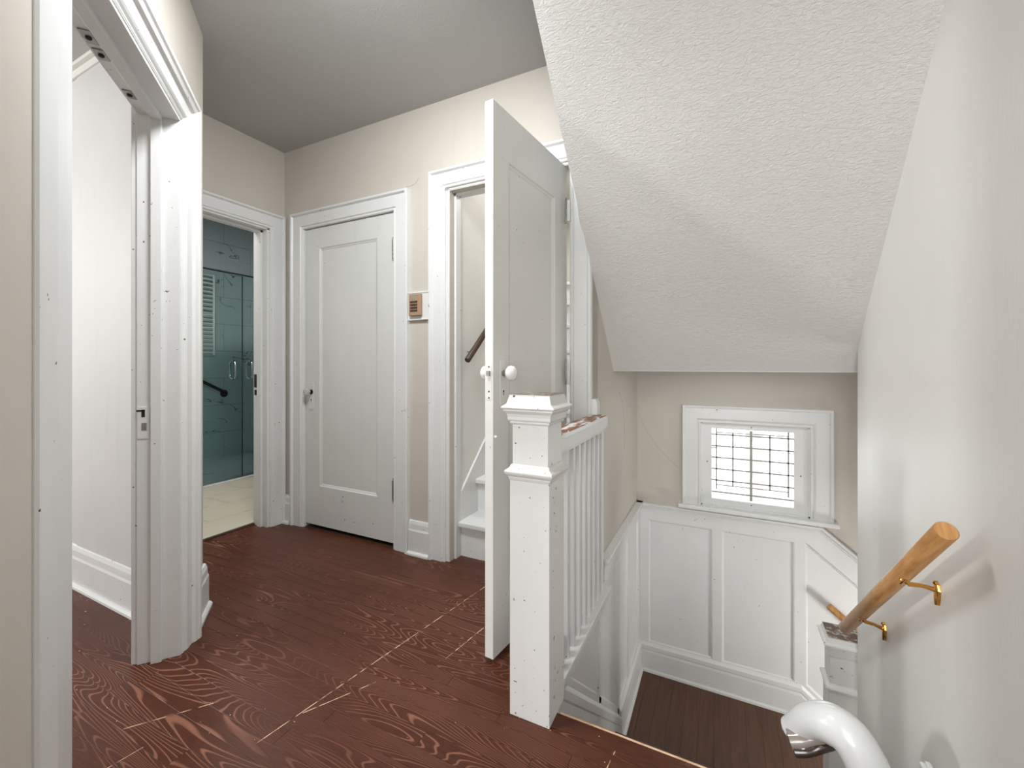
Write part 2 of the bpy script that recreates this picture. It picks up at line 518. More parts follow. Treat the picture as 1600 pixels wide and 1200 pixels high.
rw.box(-4.9, -4.8, -1.9, 1.05, 0, 2.75); rw.box(-4.9, -1.0, -2.0, -1.9, 0, 2.75)
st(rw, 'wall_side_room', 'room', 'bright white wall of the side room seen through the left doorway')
# right wall and stairwell walls
r_ = MB(); r_.box(.515, .63, -1.9, 2.28, -1.4, CZ + .1)
st(r_, 'wall_right', 'greywall', 'pale grey plaster wall at the right with the beech handrail')
s_ = MB(); s_.box(-.60, -.545, YB, YW, -1.4, CZ + .1); s_.box(-.60, -.545, -.2, YB, -1.4, -.03)
st(s_, 'wall_stairwell_left', 'beige', 'beige stairwell wall beside the balusters, dropping to the landing')
ww = MB()
WX0, WX1, WZ0, WZ1 = -.13, .49, .135, .725
ww.box(-.6, WX0, YW, YW + .2, -3, CZ); ww.box(WX1, 2.4, YW, YW + .2, -3, CZ)
ww.box(WX0, WX1, YW, YW + .2, -3, WZ0); ww.box(WX0, WX1, YW, YW + .2, WZ1, CZ)
st(ww, 'wall_window', 'beige', 'beige stairwell end wall around the small window')
# enclosing walls out of view
ot = MB(); ot.box(-1.1, .63, -2.0, -1.9, -.2, CZ); st(ot, 'wall_behind', 'beige', 'beige wall behind the viewpoint')
ot = MB(); ot.box(.63, 2.4, 2.18, 2.28, -3, CZ); ot.box(2.3, 2.4, 2.28, YW, -3, CZ); st(ot, 'wall_lower_stair', 'greywall', 'pale wall beside the lower stair flight')
# ceilings
cl = MB(); cl.hexa([(-2.95, -.1), (cr.x - .8, 1.0), (-2.95, 1.0), (-2.95, 2.06), (-.545, 2.06), (-.545, 1.0), (.63, .985), (.63, -2.0), (-1.2, -2.0)][3:] + [(-2.95, -.1)], CZ, CZ + .1)
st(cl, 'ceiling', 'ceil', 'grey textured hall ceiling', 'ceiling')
cl = MB(); cl.box(-4.9, -.9, -2.0, 1.05, 2.75, 2.8)
st(cl, 'ceiling_side_room', 'white', 'white ceiling of the side room', 'ceiling')
A0, B0 = 3.6074, -1.0743
sz = lambda Y: A0 + B0 * Y
# sloping soffit with slightly wavering left edge
so = MB()
YE = 2.382
ys = [.98 + (YE - .98) * i / 40 for i in range(41)]
rings = []
for i, yy in enumerate(ys):
    jit = .0 if yy < 1.66 else .004 * math.sin(yy * 31) + .003 * math.sin(yy * 77)
    zz = sz(yy); rings.append([(-.548 + jit - (.004 if yy > 1.94 else 0), yy, zz), (1.7, yy, zz), (1.7, yy, zz + .30), (-.548 + jit, yy, zz + .30)])
so.loft(rings)
st(so, 'ceiling_slope', 'soffit', 'white textured sloping ceiling over the stairwell', 'ceiling')
so = MB(); so.box(-.548, 2.4, YE - .003, YW, sz(YE), sz(YE) + .1)
st(so, 'ceiling_landing', 'soffit', 'low flat white ceiling over the stair landing', 'ceiling')
so = MB(); so.box(-2.95, 2.4, .9, YW, CZ + .1, CZ + .15)
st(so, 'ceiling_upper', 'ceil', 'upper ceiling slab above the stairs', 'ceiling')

# baseboards
baseboard(BACK, -1.620, -1.470, 'baseboard_back', 'short white baseboard between the closet door and the attic stair doorway')
baseboard(BACK, -2.70, -2.64, 'baseboard_corner', 'sliver of white baseboard in the corner between two door casings')
baseboard(DIAG, 2.07, 2.298 + .015, 'baseboard_left', 'white baseboard end beside the left doorway casing')
e = baseboard(ROOM, -4.8, back.x, 'baseboard_side_room', 'tall white baseboard in the bright side room')
# crown strips in side room
tr = empty('trim_1', (-3.4, .94, 2.5), 'stepped white picture moulding high on the side room wall', 'moulding', kind='structure')
for z0, z1, t in ((2.50, 2.535, .012), (2.535, 2.60, .03), (2.60, 2.625, .045), (2.64, 2.75, .07)):
    ROOM.box(MB(), -4.8, -2.0, z0, z1, 0, t).build('moulding_strip', M['white'], tr, bevel=.003)

# ---- door surrounds
# closet
t1 = empty('trim_2', (-2.13, YB, 0), 'white moulded casing around the closed closet door', 'door casing', kind='structure')
casing(BACK, -2.518, -1.735, 1.99, t1)
jb = MB(); BACK.box(jb, -2.518, -2.512, 0, 1.995, -.09, .004); jb.build('jamb', M['trim'], t1)
jb = MB(); BACK.box(jb, -1.742, -1.735, 0, 1.995, -.09, .004); jb.build('jamb', M['trim'], t1)
jb = MB(); BACK.box(jb, -2.518, -1.735, 1.989, 1.997, -.09, .004); jb.build('head_jamb', M['trim'], t1)
# closet interior so nothing glows through the gap
ci = MB(); ci.box(-2.6, -1.65, 2.5, 2.55, 0, 2.1); ci.box(-2.6, -2.55, 2.045, 2.5, 0, 2.1); ci.box(-1.7, -1.65, 2.045, 2.5, 0, 2.1); ci.box(-2.6, -1.65, 2.045, 2.55, 2.1, 2.15); ci.box(-2.6, -1.65, 2.045, 2.55, -.1, -.012)
st(ci, 'wall_closet', 'beige', 'inside of the closet behind the closed door')
# attic stair doorway
t2 = empty('trim_3', (-1.0, YB, 0), 'white moulded casing around the attic stair doorway', 'door casing', kind='structure')
casing(BACK, -1.368, -.648, 2.055, t2, scale=.93)
for a0, a1, n0, n1 in ((-1.368, -1.347, -.095, .002), (-1.35, -1.333, -.095, -.045), (-.655, -.648, -.095, .002)):
    jb = MB(); BACK.box(jb, a0, a1, 0, 2.05, n0, n1); jb.build('jamb', M['trim'], t2, bevel=.0015)
jb = MB(); BACK.box(jb, -1.368, -.648, 2.045, 2.055, -.095, .002); BACK.box(jb, -1.35, -.655, 2.03, 2.045, -.095, -.045); jb.build('head_jamb', M['trim'], t2)
sk = MB(); BACK.box(sk, -1.349, -1.3465, .99, 1.10, -.038, -.004)
sp = sk.build('strike_plate', M['steel'], t2)
sk = MB(); BACK.box(sk, -1.3475, -1.3455, 1.055, 1.085, -.028, -.012); BACK.box(sk, -1.3475, -1.3455, 1.01, 1.035, -.028, -.012)
sk.build('latch_hole', M['dark'], sp)
# bathroom doorway
t3 = empty('trim_4', (-2.72, 1.5, 0), 'white moulded casing around the bathroom doorway', 'door casing', kind='structure')
casing(BATH, 1.13, 1.838, 1.995, t3, left=False, scale=.92)
for a0, a1, n0, n1 in ((1.822, 1.84, -.14, .002), (1.808, 1.824, -.085, -.045), (1.15, 1.16, -.14, 0)):
    jb = MB(); BATH.box(jb, a0, a1, 0, 1.995, n0, n1); jb.build('jamb', M['trim'], t3, bevel=.0015)
jb = MB(); BATH.box(jb, 1.15, 1.84, 1.985, 2.0, -.14, .002); BATH.box(jb, 1.15, 1.83, 1.97, 1.987, -.085, -.045); jb.build('head_jamb', M['trim'], t3)
sk = MB(); BATH.box(sk, 1.819, 1.823, .93, 1.02, -.13, -.10); BATH.box(sk, 1.818, 1.823, .88, .915, -.125, -.105); sk.build('strike_plate', M['bronze'], t3)
# side room doorway: casing with a heavy outer back-band
t4 = empty('trim_5', DIAG(1.6, 0), 'white moulded casing around the side room doorway with bare strike plate', 'door casing', kind='structure')
DCAS = [(0, 0), (0, .006), (.006, .010), (.012, .008), (.018, .014), (.024, .018), (.060, .024), (.066, .034), (.078, .040), (.084, .046), (.094, .048), (.102, .040), (.106, .030), (.106, 0)]
casing(DIAG, 1.1455, OP1, 2.0, t4, prof=DCAS, left=False)
NCAS = [(0, 0), (0, .006), (.004, .008), (.064, .008), (.0685, .003), (.0685, 0)]
profile_strip(DIAG, MB(), (1.1455, 0), (1.1455, 2.0), (-1, 0), (-1, 1), NCAS).build('casing_side', M['trim'], t4)
ib = MB(); ib.loft([[DIAG(a_, z_, n_) for a_, n_ in ((1.144, .004), (OP0, -.024), (OP0, -.04), (1.144, -.04))] for z_ in (0, 2.0)])
ib.build('casing_inner_board', M['trim'], t4)
# far jamb with stop
DIAG.box(MB(), OP1 - .010, OP1 + .004, 0, 2.0, -DT - .004, .004).build('jamb', M['trim'], t4, bevel=.0015)
DIAG.box(MB(), OP1 - .026, OP1 - .008, 0, 1.995, -.080, -.048).build('door_stop', M['trim'], t4, bevel=.002)
DIAG.box(MB(), OP0 - .004, OP0 + .001, 0, 2.0, -DT - .004, -.026).build('jamb', M['trim'], t4, bevel=.0015)
DIAG.box(MB(), OP0, OP0 + .020, 0, 1.995, -.080, -.048).build('door_stop', M['trim'], t4, bevel=.002)
DIAG.box(MB(), OP0 - .004, OP1 + .004, 1.990, 2.004, -DT - .004, .004).build('head_jamb', M['trim'], t4, bevel=.0015)
DIAG.box(MB(), OP0, OP1, 1.973, 1.992, -.080, -.048).build('door_stop', M['trim'], t4, bevel=.002)
# room-side casing seen edge on
DIAG.box(MB(), OP1 - .004, OP1 + .10, 0, 2.1, -DT - .022, -DT).build('casing_side', M['trim'], t4, bevel=.003)
sp = DIAG.box(MB(), OP1 - .0125, OP1 - .0095, .815, .93, -.121, -.086).build('strike_plate', M['trim'], t4, bevel=.0008)
k = MB(); DIAG.box(k, OP1 - .0135, OP1 - .012, .893, .920, -.109, -.099); DIAG.box(k, OP1 - .0135, OP1 - .012, .913, .919, -.124, -.099); k.build('latch_slot', M['dark'], sp)
k = MB(); DIAG.box(k, OP1 - .0135, OP1 - .012, .845, .872, -.109, -.094); k.build('latch_hole', M['steel'], sp)
for a, L in ((OP1 - .16, .05), (OP1 - .36, .05), (OP0 + .25, .06)):
    k = DIAG.box(MB(), a, a + L, 1.9865, 1.991, -.116, -.090).build('catch_plate', M['steel'], t4, bevel=.001)
    k2 = MB(); k2.lathe(DIAG(a + L / 2, 1.987, -.103), (0, 0, -1), [(.008, 0), (.007, .004), (.001, .005)], 12); k2.build('screw', M['dark'], k)

# hairline cracks in the plaster
def crack(fr, pts, parent, r=.0007):
    MB().tube([fr(a, z, .0003) for a, z in pts], r, 5).build('plaster_crack', M['crackc'], parent)
crack(BACK, [(-1.652, 2.116), (-1.61, 2.117), (-1.575, 2.13), (-1.553, 2.155)], bpy.data.objects['wall_back'])
crack(WELL, [(2.52, .93), (2.60, .86), (2.66, .76), (2.675, .64), (2.67, .56)], bpy.data.objects['wall_stairwell_left'])
crack(WIN, [(-.542, .80), (-.53, .72), (-.47, .60), (-.40, .50), (-.33, .43), (-.27, .38)], bpy.data.objects['wall_window'], .0005)

# ================================================================== DOORS


def door_leaf(fr, parent, W, H, z0, th, px, pz0, pz1, mat, both=False):
    """fr: s from 0 (knob edge) to W, n = 0 visible face, -th back face; recessed panel px0..px1"""
    mb = MB(); rec = .010
    a0, a1 = px
    fr.box(mb, 0, a0, z0, z0 + H, -th, 0); fr.box(mb, a1, W, z0, z0 + H, -th, 0)
    fr.box(mb, a0, a1, z0, pz0, -th, 0); fr.box(mb, a0, a1, pz1, z0 + H, -th, 0)
    leaf = mb.build('door_leaf', M[mat], parent)
    pn = MB(); fr.box(pn, a0 - .002, a1 + .002, pz0 - .002, pz1 + .002, -th + rec, -rec)
    pan = pn.build('panel', M[mat], parent)
    for n_, sg in ((0, 1),) + (((-th, -1),) if both else ()):
        mm = MB(); pr = [(-.0015, -.0002), (0, 0), (.004, -.001), (.008, -.005), (.014, -.0065), (.020, -rec), (0, -rec - .002)]
        cs = [(a0, pz0, 1, 1), (a1, pz0, -1, 1), (a1, pz1, -1, -1), (a0, pz1, 1, -1)]
        rings = [[fr(x + mx * w_, z + mz * w_, n_ + sg * t_) for w_, t_ in pr] for x, z, mx, mz in cs]
        mm.loft(rings + [rings[0]], cap=False); mm.build('panel_moulding', M[mat], parent)
    return leaf


def escutcheon(fr, s, z0, z1, n, w_=.044):
    pts = []
    for k in range(13):
        t = math.pi * k / 12; pts.append((s + math.cos(t) * w_ / 2, z1 - w_ / 4 + math.sin(t) * w_ / 4))
    for k in range(13):
        t = math.pi + math.pi * k / 12; pts.append((s + math.cos(t) * w_ / 2, z0 + w_ / 4 + math.sin(t) * w_ / 4))
    return fr.prism(MB(), pts, n, n + .005)


def hinge(fr, s, z, n, h=.1, r=.0065):
    mb = MB(); o = fr(s, z, n + r * .4)
    mb.lathe(o, (0, 0, 1), [(.001, -.012), (.005, -.010), (.0045, -.003), (r, 0), (r, h * .19), (r * .6, h * .2), (r, h * .21), (r, h * .39), (r * .6, h * .4), (r, h * .41), (r, h * .59), (r * .6, h * .6), (r, h * .61), (r, h * .79), (r * .6, h * .8), (r, h * .81), (r, h), (.0045, h + .003), (.005, h + .010), (.001, h + .012)], 12)
    return mb


# closed closet door
d1 = empty('door_1', (-2.13, YB, 0), 'closed white single-panel closet door with glass knob', 'door', kind='structure')
F1 = Fr((-2.508, YB - (-.004)), (1, 0), (0, -1))
door_leaf(F1, d1, .760, 1.958, .027, .035, (.128, .634), .283, 1.855, 'door')
es = escutcheon(F1, .058, .785, .968, 0).build('escutcheon', M['door'], d1, bevel=.002)
k = MB(); F1.prism(k, [(.058 + .005 * math.cos(t), .852 + .005 * math.sin(t)) for t in [i * .5236 for i in range(12)]], .005, .0056); F1.box(k, .0565, .0595, .835, .85, .005, .0056); k.build('keyhole', M['dark'], es)
kb = MB().lathe(F1(.058, .905, .003), (0, -1, 0), [(.017, 0), (.016, .006), (.008, .010), (.0075, .020)], 20).build('knob_rose', M['bronze'], d1, smooth=True)
MB().lathe(F1(.058, .905, .021), (0, -1, 0), [(.010, 0), (.020, .004), (.0265, .014), (.027, .022), (.020, .032), (.011, .036), (.001, .037)], 8).build('glass_knob', M['glassknob'], d1)
for z in (.288, 1.712): hinge(F1, .764, z, .003, .115, .0085).build('hinge', M['steel'], d1)
k = MB()
for a, z in ((.36, .10), (.44, .098), (.60, .115), (.34, .215), (.345, .245)):
    k.lathe(F1(a, z, 0), (0, -1, 0), [(.0035, 0), (.0035, .0006), (.001, .0008)], 8)
tag(k.build('screw_holes', M['dark'], d1), 'small dark screw holes near the foot of the door')

# open door to attic stairs
Aq = Vector((-.745, 1.353)); hd = Vector((.063, .622)).normalized()
FD = Fr((Aq.x, Aq.y), (hd.x, hd.y), (hd.y, -hd.x))
d2 = empty('door_2', (Aq.x, Aq.y, 0), 'open white panelled door standing out into the hall with porcelain knobs', 'door', kind='structure')
DWD = .632
door_leaf(FD, d2, DWD, 2.03, .015, .035, (.105, .505), .25, 1.86, 'door2', both=True)
for n_, sg, zz in ((0, 1, 1.0), (-.035, -1, 1.0)):
    ef = FD if sg > 0 else Fr((Aq.x - hd.y * .035, Aq.y + hd.x * .035), (hd.x, hd.y), (-hd.y, hd.x))
    es = escutcheon(ef, .062, .924, 1.106, 0).build('escutcheon', M['door2'], d2, bevel=.002)
    k = MB(); ef.prism(k, [(.062 + .004 * math.cos(t), .984 + .004 * math.sin(t)) for t in [i * .5236 for i in range(12)]], .005, .0057); ef.box(k, .0605, .0635, .968, .983, .005, .0057); k.build('keyhole', M['dark'], es)
    ax = tuple(ef.nn)
    MB().lathe(ef(.062, 1.051, .003), ax, [(.013, 0), (.012, .004), (.009, .006), (.009, .018), (.012, .02)], 18).build('knob_shank', M['steel'], d2, smooth=True)
    MB().lathe(ef(.062, 1.051, .020), ax, [(.009, 0), (.020, .003), (.0275, .012), (.029, .020), (.026, .029), (.016, .036), (.006, .038), (.001, .0385)], 28).build('porcelain_knob', M['porcelain'], d2, smooth=True)
E0 = Fr((Aq.x, Aq.y), (-hd.y, hd.x), (-hd.x, -hd.y))   # free edge, s from visible face to back
es = E0.box(MB(), .006, .029, .955, 1.085, -.0005, .0012).build('lock_faceplate', M['door2'], d2)
E0.box(MB(), .011, .024, 1.043, 1.060, .001, .010).build('latch_bolt', M['steel'], es)
k = MB(); [k.lathe(E0(.0175, z, .001), tuple(E0.nn), [(.0035, 0), (.003, .0008), (.001, .001)], 8) for z in (.962, .985, 1.075)]; k.build('screws', M['dark'], es)
for z in (1.765, 1.0, .22):
    h = hinge(Fr((-.668, 1.935), (1, 0), (0, -1)), 0, z, 0, .10, .006).build('hinge', M['steel'], d2, smooth=True)
    k = MB(); k.box(-.668, -.6475, 1.931, 1.933, z, z + .1); k.build('hinge_leaf', M['trim'], h)
MB().lathe(E0(-.001, .82, -.012), tuple(FD.nn), [(.006, -.001), (.006, .004), (.004, .008), (.001, .009)], 10).build('bumper', M['porcelain'], d2)

# ================================================================== KEYPAD AND CHAIR RAIL
cr_ = MB(); BACK.box(cr_, -1.622, -1.470, 1.342, 1.494, 0, .014)
rail = tag(cr_.build('trim_6', M['trim'], bevel=.003), 'short white board on the wall between the two doors, behind the keypad', 'trim', kind='structure')
k = MB(); BACK.box(k, -1.623, -1.470, 1.490, 1.499, .0, .018); BACK.box(k, -1.623, -1.470, 1.337, 1.345, .0, .018); k.build('top_bead', M['trim'], rail, bevel=.004)
kp = empty('keypad', (-1.5575, YB - .014, 1.37), 'small tan wall keypad with dark buttons on the white board', 'keypad')
BACK.box(MB(), -1.603, -1.520, 1.362, 1.484, .014, .034).build('housing', M['tan'], kp, bevel=.004)
BACK.box(MB(), -1.591, -1.545, 1.458, 1.474, .034, .0348).build('display', M['lcd'], kp)
for r0 in range(4):
    for c0 in range(4):
        a = -1.590 + c0 * .0128; z = 1.444 - r0 * .0165
        BACK.box(MB(), a, a + .0098, z - .0105, z, .034, .0365).build('button', M['button'], kp)

# ================================================================== NEWEL + BALUSTRADE
nx, ny = -.5265, 1.2485
n1 = empty('newel_post', (nx, ny, 0), 'tall square white newel post with chipped moulded cap at the stair head', 'newel post')
MB().square(nx, ny, [(.0655, 0), (.0655, .728)]).build('lower_shaft', M['newel'], n1, bevel=.0015)
MB().square(nx, ny, [(.064, .722), (.067, .728), (.069, .734), (.0695, .738), (.074, .742), (.078, .748), (.079, .753), (.077, .758), (.070, .762), (.066, .766), (.064, .772), (.060, .775)]).build('band_moulding', M['newel'], n1)
MB().square(nx, ny, [(.059, .768), (.059, .915)]).build('upper_shaft', M['newel'], n1, bevel=.0015)
MB().square(nx, ny, [(.060, .898), (.064, .900), (.066, .904), (.064, .908), (.069, .910), (.071, .914), (.0705, .922), (.073, .931), (.080, .939), (.0815, .941), (.0815, .945), (.086, .948), (.087, .951), (.085, .954), (.076, .960), (.073, .964), (.0725, .966), (.067, .985), (.0665, .989)]).build('moulded_cap', M['newel'], n1)
MB().square(nx, ny, [(.0668, .9885), (.0668, .9905), (.064, .9915)]).build('cap_top', M['cap_worn'], n1)
ba = empty('balustrade', (-.52, 1.65, 0), 'white balustrade of slim square balusters behind the newel, rail worn to wood', 'balustrade')
hr = MB(); RZ = .802
hr.loft([[(-.560, yy, RZ), (-.474, yy, RZ), (-.474, yy, RZ + .036), (-.480, yy, RZ + .046), (-.490, yy, RZ + .050), (-.548, yy, RZ + .050), (-.560, yy, RZ + .044)] for yy in (1.3145, 1.955)])
tag(hr.build('handrail', M['rail_worn'], ba), 'flat white handrail worn to bare brown wood on top')
sr = MB(); sr.box(-.556, -.478, 1.3145, 1.95, .790, .803); sr.build('rail_fillet', M['trim'], ba, bevel=.004)
sr = MB(); sr.box(-.552, -.488, 1.3145, 1.95, .778, .791); sr.build('rail_fillet', M['trim'], ba, bevel=.002)
bm0 = None
for k in range(-1, 8):
    yy = 1.492 + .0725 * k
    if bm0 is None:
        mb = MB().box(-.0115, .0115, -.0115, .0115, 0, .785)
        me = bpy.data.meshes.new('baluster'); me.from_pydata(mb.v, [], mb.f); me.materials.append(M['trim']); bm0 = me
    o = bpy.data.objects.new('baluster', bm0); C.objects.link(o); o.parent = ba
    o.location = Vector((-.522, yy + .0115, .0)) - ORG[ba.name]
cp = MB(); cp.box(-.60 + .055, -.487, 1.30, 2.095, -.028, .002); cp.box(-.545, -.487, 1.30, 2.095, -.04, -.02)
cap_ = cp.build('base_board', M['trim'], ba, bevel=.003)
b_ = MB(); b_.loft([[(-.546, yy, .852), (-.518, yy, .852), (-.518, yy, .905), (-.528, yy, .925), (-.546, yy, .925)] for yy in (1.93, 1.985)])
b_.build('rail_end_block', M['trim'], ba, bevel=.002)

# ================================================================== STAIRS DOWN
LZ = -1.05
stp = empty('staircase', (0, 1.25, LZ), 'brown wooden stairs dropping from the hall floor to the landing', 'staircase')
run = .2115
for k in range(1, 6):
    y0 = 1.208 + run * (k - 1); z = -.175 * k
    MB().box(-.524, .515, y0, y0 + run + .025, z - .03, z).build('tread', M['landing'], stp, bevel=.006)
for k in range(1, 7):
    y0 = 1.19 + run * (k - 1); z = -.175 * (k - 1)
    MB().box(-.524, .515, y0 - .0, y0 + .018, z - .175, z - .03).build('riser', M['trim'], stp)
lf = MB(); lf.box(-.60, 1.02, 2.235, YW + .05, LZ - .12, LZ - .012)
LAND = st(lf, 'floor_landing', 'landing', 'brown wooden landing floor below the small window', 'floor')
x = -.545
while x < .66:
    board((x, x + .0828, 2.235, YW - .015, LZ), M['landing'], LAND); x += .0835
lst = empty('staircase', (1.0, 2.7, -2.2), 'lower stair flight turning right, down from the landing', 'staircase')
for k in range(1, 6):
    x0 = .67 + .21 * (k - 1); z = LZ - .175 * k
    MB().box(x0, x0 + .235, 2.28, YW - .02, z - .03, z).build('tread', M['landing'], lst, bevel=.006)
    MB().box(x0 - .012, x0 + .006, 2.28, YW - .02, z, z + .145).build('riser', M['trim'], lst)

# ================================================================== WAINSCOT
# window wall
wn = empty('trim_7', (0, YW, LZ), 'white panelled wainscot under the small stairwell window', 'wainscot', kind='structure')
SL = -.83
SX0 = .42
lowz = lambda x: (x - .45) * SL
WIN.prism(MB(), [(-.545, LZ), (.46, LZ), (1.6, LZ + 1.15 * SL), (1.6, .1 + 1.1 * SL), (.5, .105), (-.545, .105)], 0, .008).build('backing_board', M['trim'], wn)
def rb(nm, poly, n1=.02, par=wn, fr=WIN, n0=.006, bev=.002): return fr.prism(MB(), poly, n0, n1).build(nm, M['trim'], par, bevel=bev)
rb('top_rail', [(-.525, .003), (.452, .003), (.46, .0), (1.6, .0 + 1.14 * SL), (1.6, .1 + 1.09 * SL), (.51, .1), (-.525, .1)])
rb('bottom_rail', [(-.525, -.93), (.46, -.93), (1.6, -.93 + 1.14 * SL), (1.6, -.856 + 1.145 * SL), (.455, -.856), (-.525, -.856)])
for a, b in ((-.525, -.467), (-.062, -.006), (.392, .450)): rb('stile', [(a, -.857), (b, -.857), (b, .004), (a, .004)])
rb('stile', [(.95, -.87 + .5 * SL), (1.0, -.87 + .55 * SL), (1.0, .0 + .54 * SL), (.95, .0 + .49 * SL)])


def bead(fr, poly, par, n_=.008, w_=.012, h=.010, mat='trim'):
    """small quarter moulding just inside a panel opening (convex polygon, counterclockwise)"""
    k = len(poly); P = [Vector(p) for p in poly]
    def inset(d):
        out = []
        for i in range(k):
            a, b, c = P[i - 1], P[i], P[(i + 1) % k]
            d1, d2 = (b - a).normalized(), (c - b).normalized()
            n1_, n2_ = Vector((-d1.y, d1.x)), Vector((-d2.y, d2.x))
            m_ = (n1_ + n2_); m_ = m_ / max(.3, m_.dot(n1_)); out.append(b + m_ * d)
        return out
    rr = [(inset(0), n_), (inset(0), n_ + h), (inset(w_ * .35), n_ + h * 1.0), (inset(w_ * .7), n_ + h * .45), (inset(w_), n_)]
    mb = MB(); mb.loft([[fr(p.x, p.y, t) for p in q] for q, t in rr], cap=False)
    return mb.build('panel_moulding', M[mat], par)


for poly in ([(-.467, -.856), (-.062, -.856), (-.062, .003), (-.467, .003)], [(-.006, -.856), (.392, -.856), (.392, .003), (-.006, .003)],
             [(.450, -.856), (.95, -.856 + .495 * SL), (.95, .0 + .49 * SL), (.450, .003)]):
    fr_ = WIN; bead(WIN, poly, wn)
    WIN.prism(MB(), poly, .006, .0085).build('panel', M['trim'], wn)
CAP = [(0, 0), (0, .024), (.006, .028), (.010, .026), (.014, .034), (.020, .044), (.030, .046), (.034, .040), (.034, 0)]
profile_strip(WIN, MB(), (-.545, .086), (.515, .086), (0, 1), (.4, 1), CAP).build('cap_moulding', M['trim'], wn)
profile_strip(WIN, MB(), (.515, .086), (1.6, .086 + 1.085 * SL), (.4, 1), (.5, 1), CAP).build('cap_moulding', M['trim'], wn)
WB = [(0, 0), (0, .034), (.13, .034), (.145, .030), (.152, .034), (.176, .034), (.184, .026), (.192, .02), (.194, 0)]
profile_strip(WIN, MB(), (-.545, LZ), (.43, LZ), (0, 1), (0, 1), WB).build('skirting', M['trim'], wn)
profile_strip(WIN, MB(), (.43, LZ - .02), (1.6, LZ + 1.17 * SL - .02), (0, 1.1), (0, 1.1), WB).build('skirting', M['trim'], wn)
profile_strip(WIN, MB(), (-.545, LZ), (.43, LZ), (0, 1), (0, 1), [(0, 0), (0, .048), (.012, .046), (.018, .038), (.02, 0)]).build('shoe_moulding', M['trim'], wn)

# stairwell left wainscot (panels following the flight)
wq = empty('trim_8', (-.545, 2.2, LZ), 'white panelled wainscot following the flight below the balusters', 'wainscot', kind='structure')
S2 = -.857
bz = lambda Y: -.843 + (Y - 2.409) * S2       # panel bottoms above the flight
def rw_(nm, poly, n1=.02, n0=.004): return WELL.prism(MB(), poly, n0, n1).build(nm, M['trim'], wq, bevel=.0015)
TOPW = [(1.30, -.03), (2.098, -.03), (2.102, .10), (3.12, .10)]
WELL.prism(MB(), [(1.25, -1.3), (3.12, -1.3), (3.12, .10), (2.1, .10), (2.1, -.03), (1.25, -.03)], 0, .008).build('backing_board', M['trim'], wq)
rw_('top_rail', [(2.10, .005), (3.115, .005), (3.115, .1), (2.10, .1)])
rw_('bottom_rail', [(1.25, bz(1.25) - .11), (2.424, bz(2.424) - .11), (2.424, bz(2.42)), (1.25, bz(1.25))])
rw_('bottom_rail', [(2.42, -.93), (3.115, -.93), (3.115, -.856), (2.42, -.856)])
for a, b in ((1.995, 2.035), (2.395, 2.452), (2.695, 2.742), (3.05, 3.115)):
    lo = (bz(a), bz(b)) if b < 2.43 else (-.86, -.86)
    rw_('stile', [(a, lo[0] - .03), (b, lo[1] - .03), (b, .006 if b > 2.1 else -.03), (a, .006 if b > 2.1 else -.03)])
for poly in ([(1.25, bz(1.25)), (1.995, bz(1.995)), (1.995, -.03), (1.25, -.03)], [(2.035, bz(2.035)), (2.395, bz(2.395)), (2.395, .005), (2.035, .005)],
             [(2.452, -.856), (2.695, -.856), (2.695, .005), (2.452, .005)], [(2.742, -.856), (3.05, -.856), (3.05, .005), (2.742, .005)]):
    bead(WELL, poly, wq, w_=.010, h=.008)
    WELL.prism(MB(), poly, .006, .0085).build('panel', M['trim'], wq)
profile_strip(WELL, MB(), (2.10, .086), (3.12, .086), (0, 1), (0, 1), CAP).build('cap_moulding', M['trim'], wq)
profile_strip(WELL, MB(), (2.43, LZ), (3.12, LZ), (0, 1), (0, 1), WB).build('skirting', M['trim'], wq)
profile_strip(WELL, MB(), (2.36, LZ), (3.12, LZ), (0, 1), (0, 1), [(0, 0), (0, .048), (.012, .046), (.018, .038), (.02, 0)]).build('shoe_moulding', M['trim'], wq)
SKS = [(0, 0), (0, .030), (.13, .030), (.14, .033), (.175, .033), (.185, .028), (.20, .018), (.20, 0)]
profile_strip(WELL, MB(), (1.25, bz(1.25) - .23), (2.43, bz(2.43) - .23), (0, 1), (0, 1), SKS).build('skirting', M['trim'], wq)

# ================================================================== STAIRWELL WINDOW
wi = empty('window_1', (.17, YW, .13), 'small white stairwell window with grey prairie-style bars', 'window', kind='structure')
WCAS = [(0, 0), (0, .010), (.004, .015), (.012, .015), (.018, .009), (.024, .016), (.030, .020), (.095, .020), (.100, .027), (.112, .030), (.116, .024), (.116, 0)]
casing(WIN, -.130, .474, .700, wi, prof=WCAS, z0=.152)
WIN.box(MB(), -.271, .612, .126, .152, -.02, .058).build('window_sill', M['trim'], wi, bevel=.008, seg=3)
for p in ((-.136, .480, .152, .160), (-.136, -.122, .152, .71), (.466, .480, .152, .71), (-.136, .480, .694, .71)):
    WIN.box(MB(), p[0], p[1], p[2], p[3], -.10, .0).build('window_reveal', M['trim'], wi)
sash = MB()
for a0, a1, z0, z1 in ((-.1235, -.066, .160, .698), (.396, .467, .160, .698), (-.066, .396, .160, .197), (-.066, .396, .663, .698)):
    WIN.box(sash, a0, a1, z0, z1, -.05, -.012)
sf = sash.build('sash', M['vinyl'], wi)
WIN.box(MB(), -.07, .40, .193, .667, -.034, -.030).build('pane', M['pane'], wi)
def mun(a0, a1, z0, z1, t=.003): WIN.box(MB(), a0, a1, z0, z1, -.0295, -.0295 + t).build('glazing_bar', M['lead'], wi)
for z in (.622, .545, .469, .393, .318, .240): mun(-.066, .396, z - .0042, z + .0042)
for z in (.636, .288): mun(-.037, .367, z - .0028, z + .0028)
for a in (-.037, .367): mun(a - .0042, a + .0042, .255, .663)
for a in (.060, .268): mun(a - .0042, a + .0042, .285, .636)
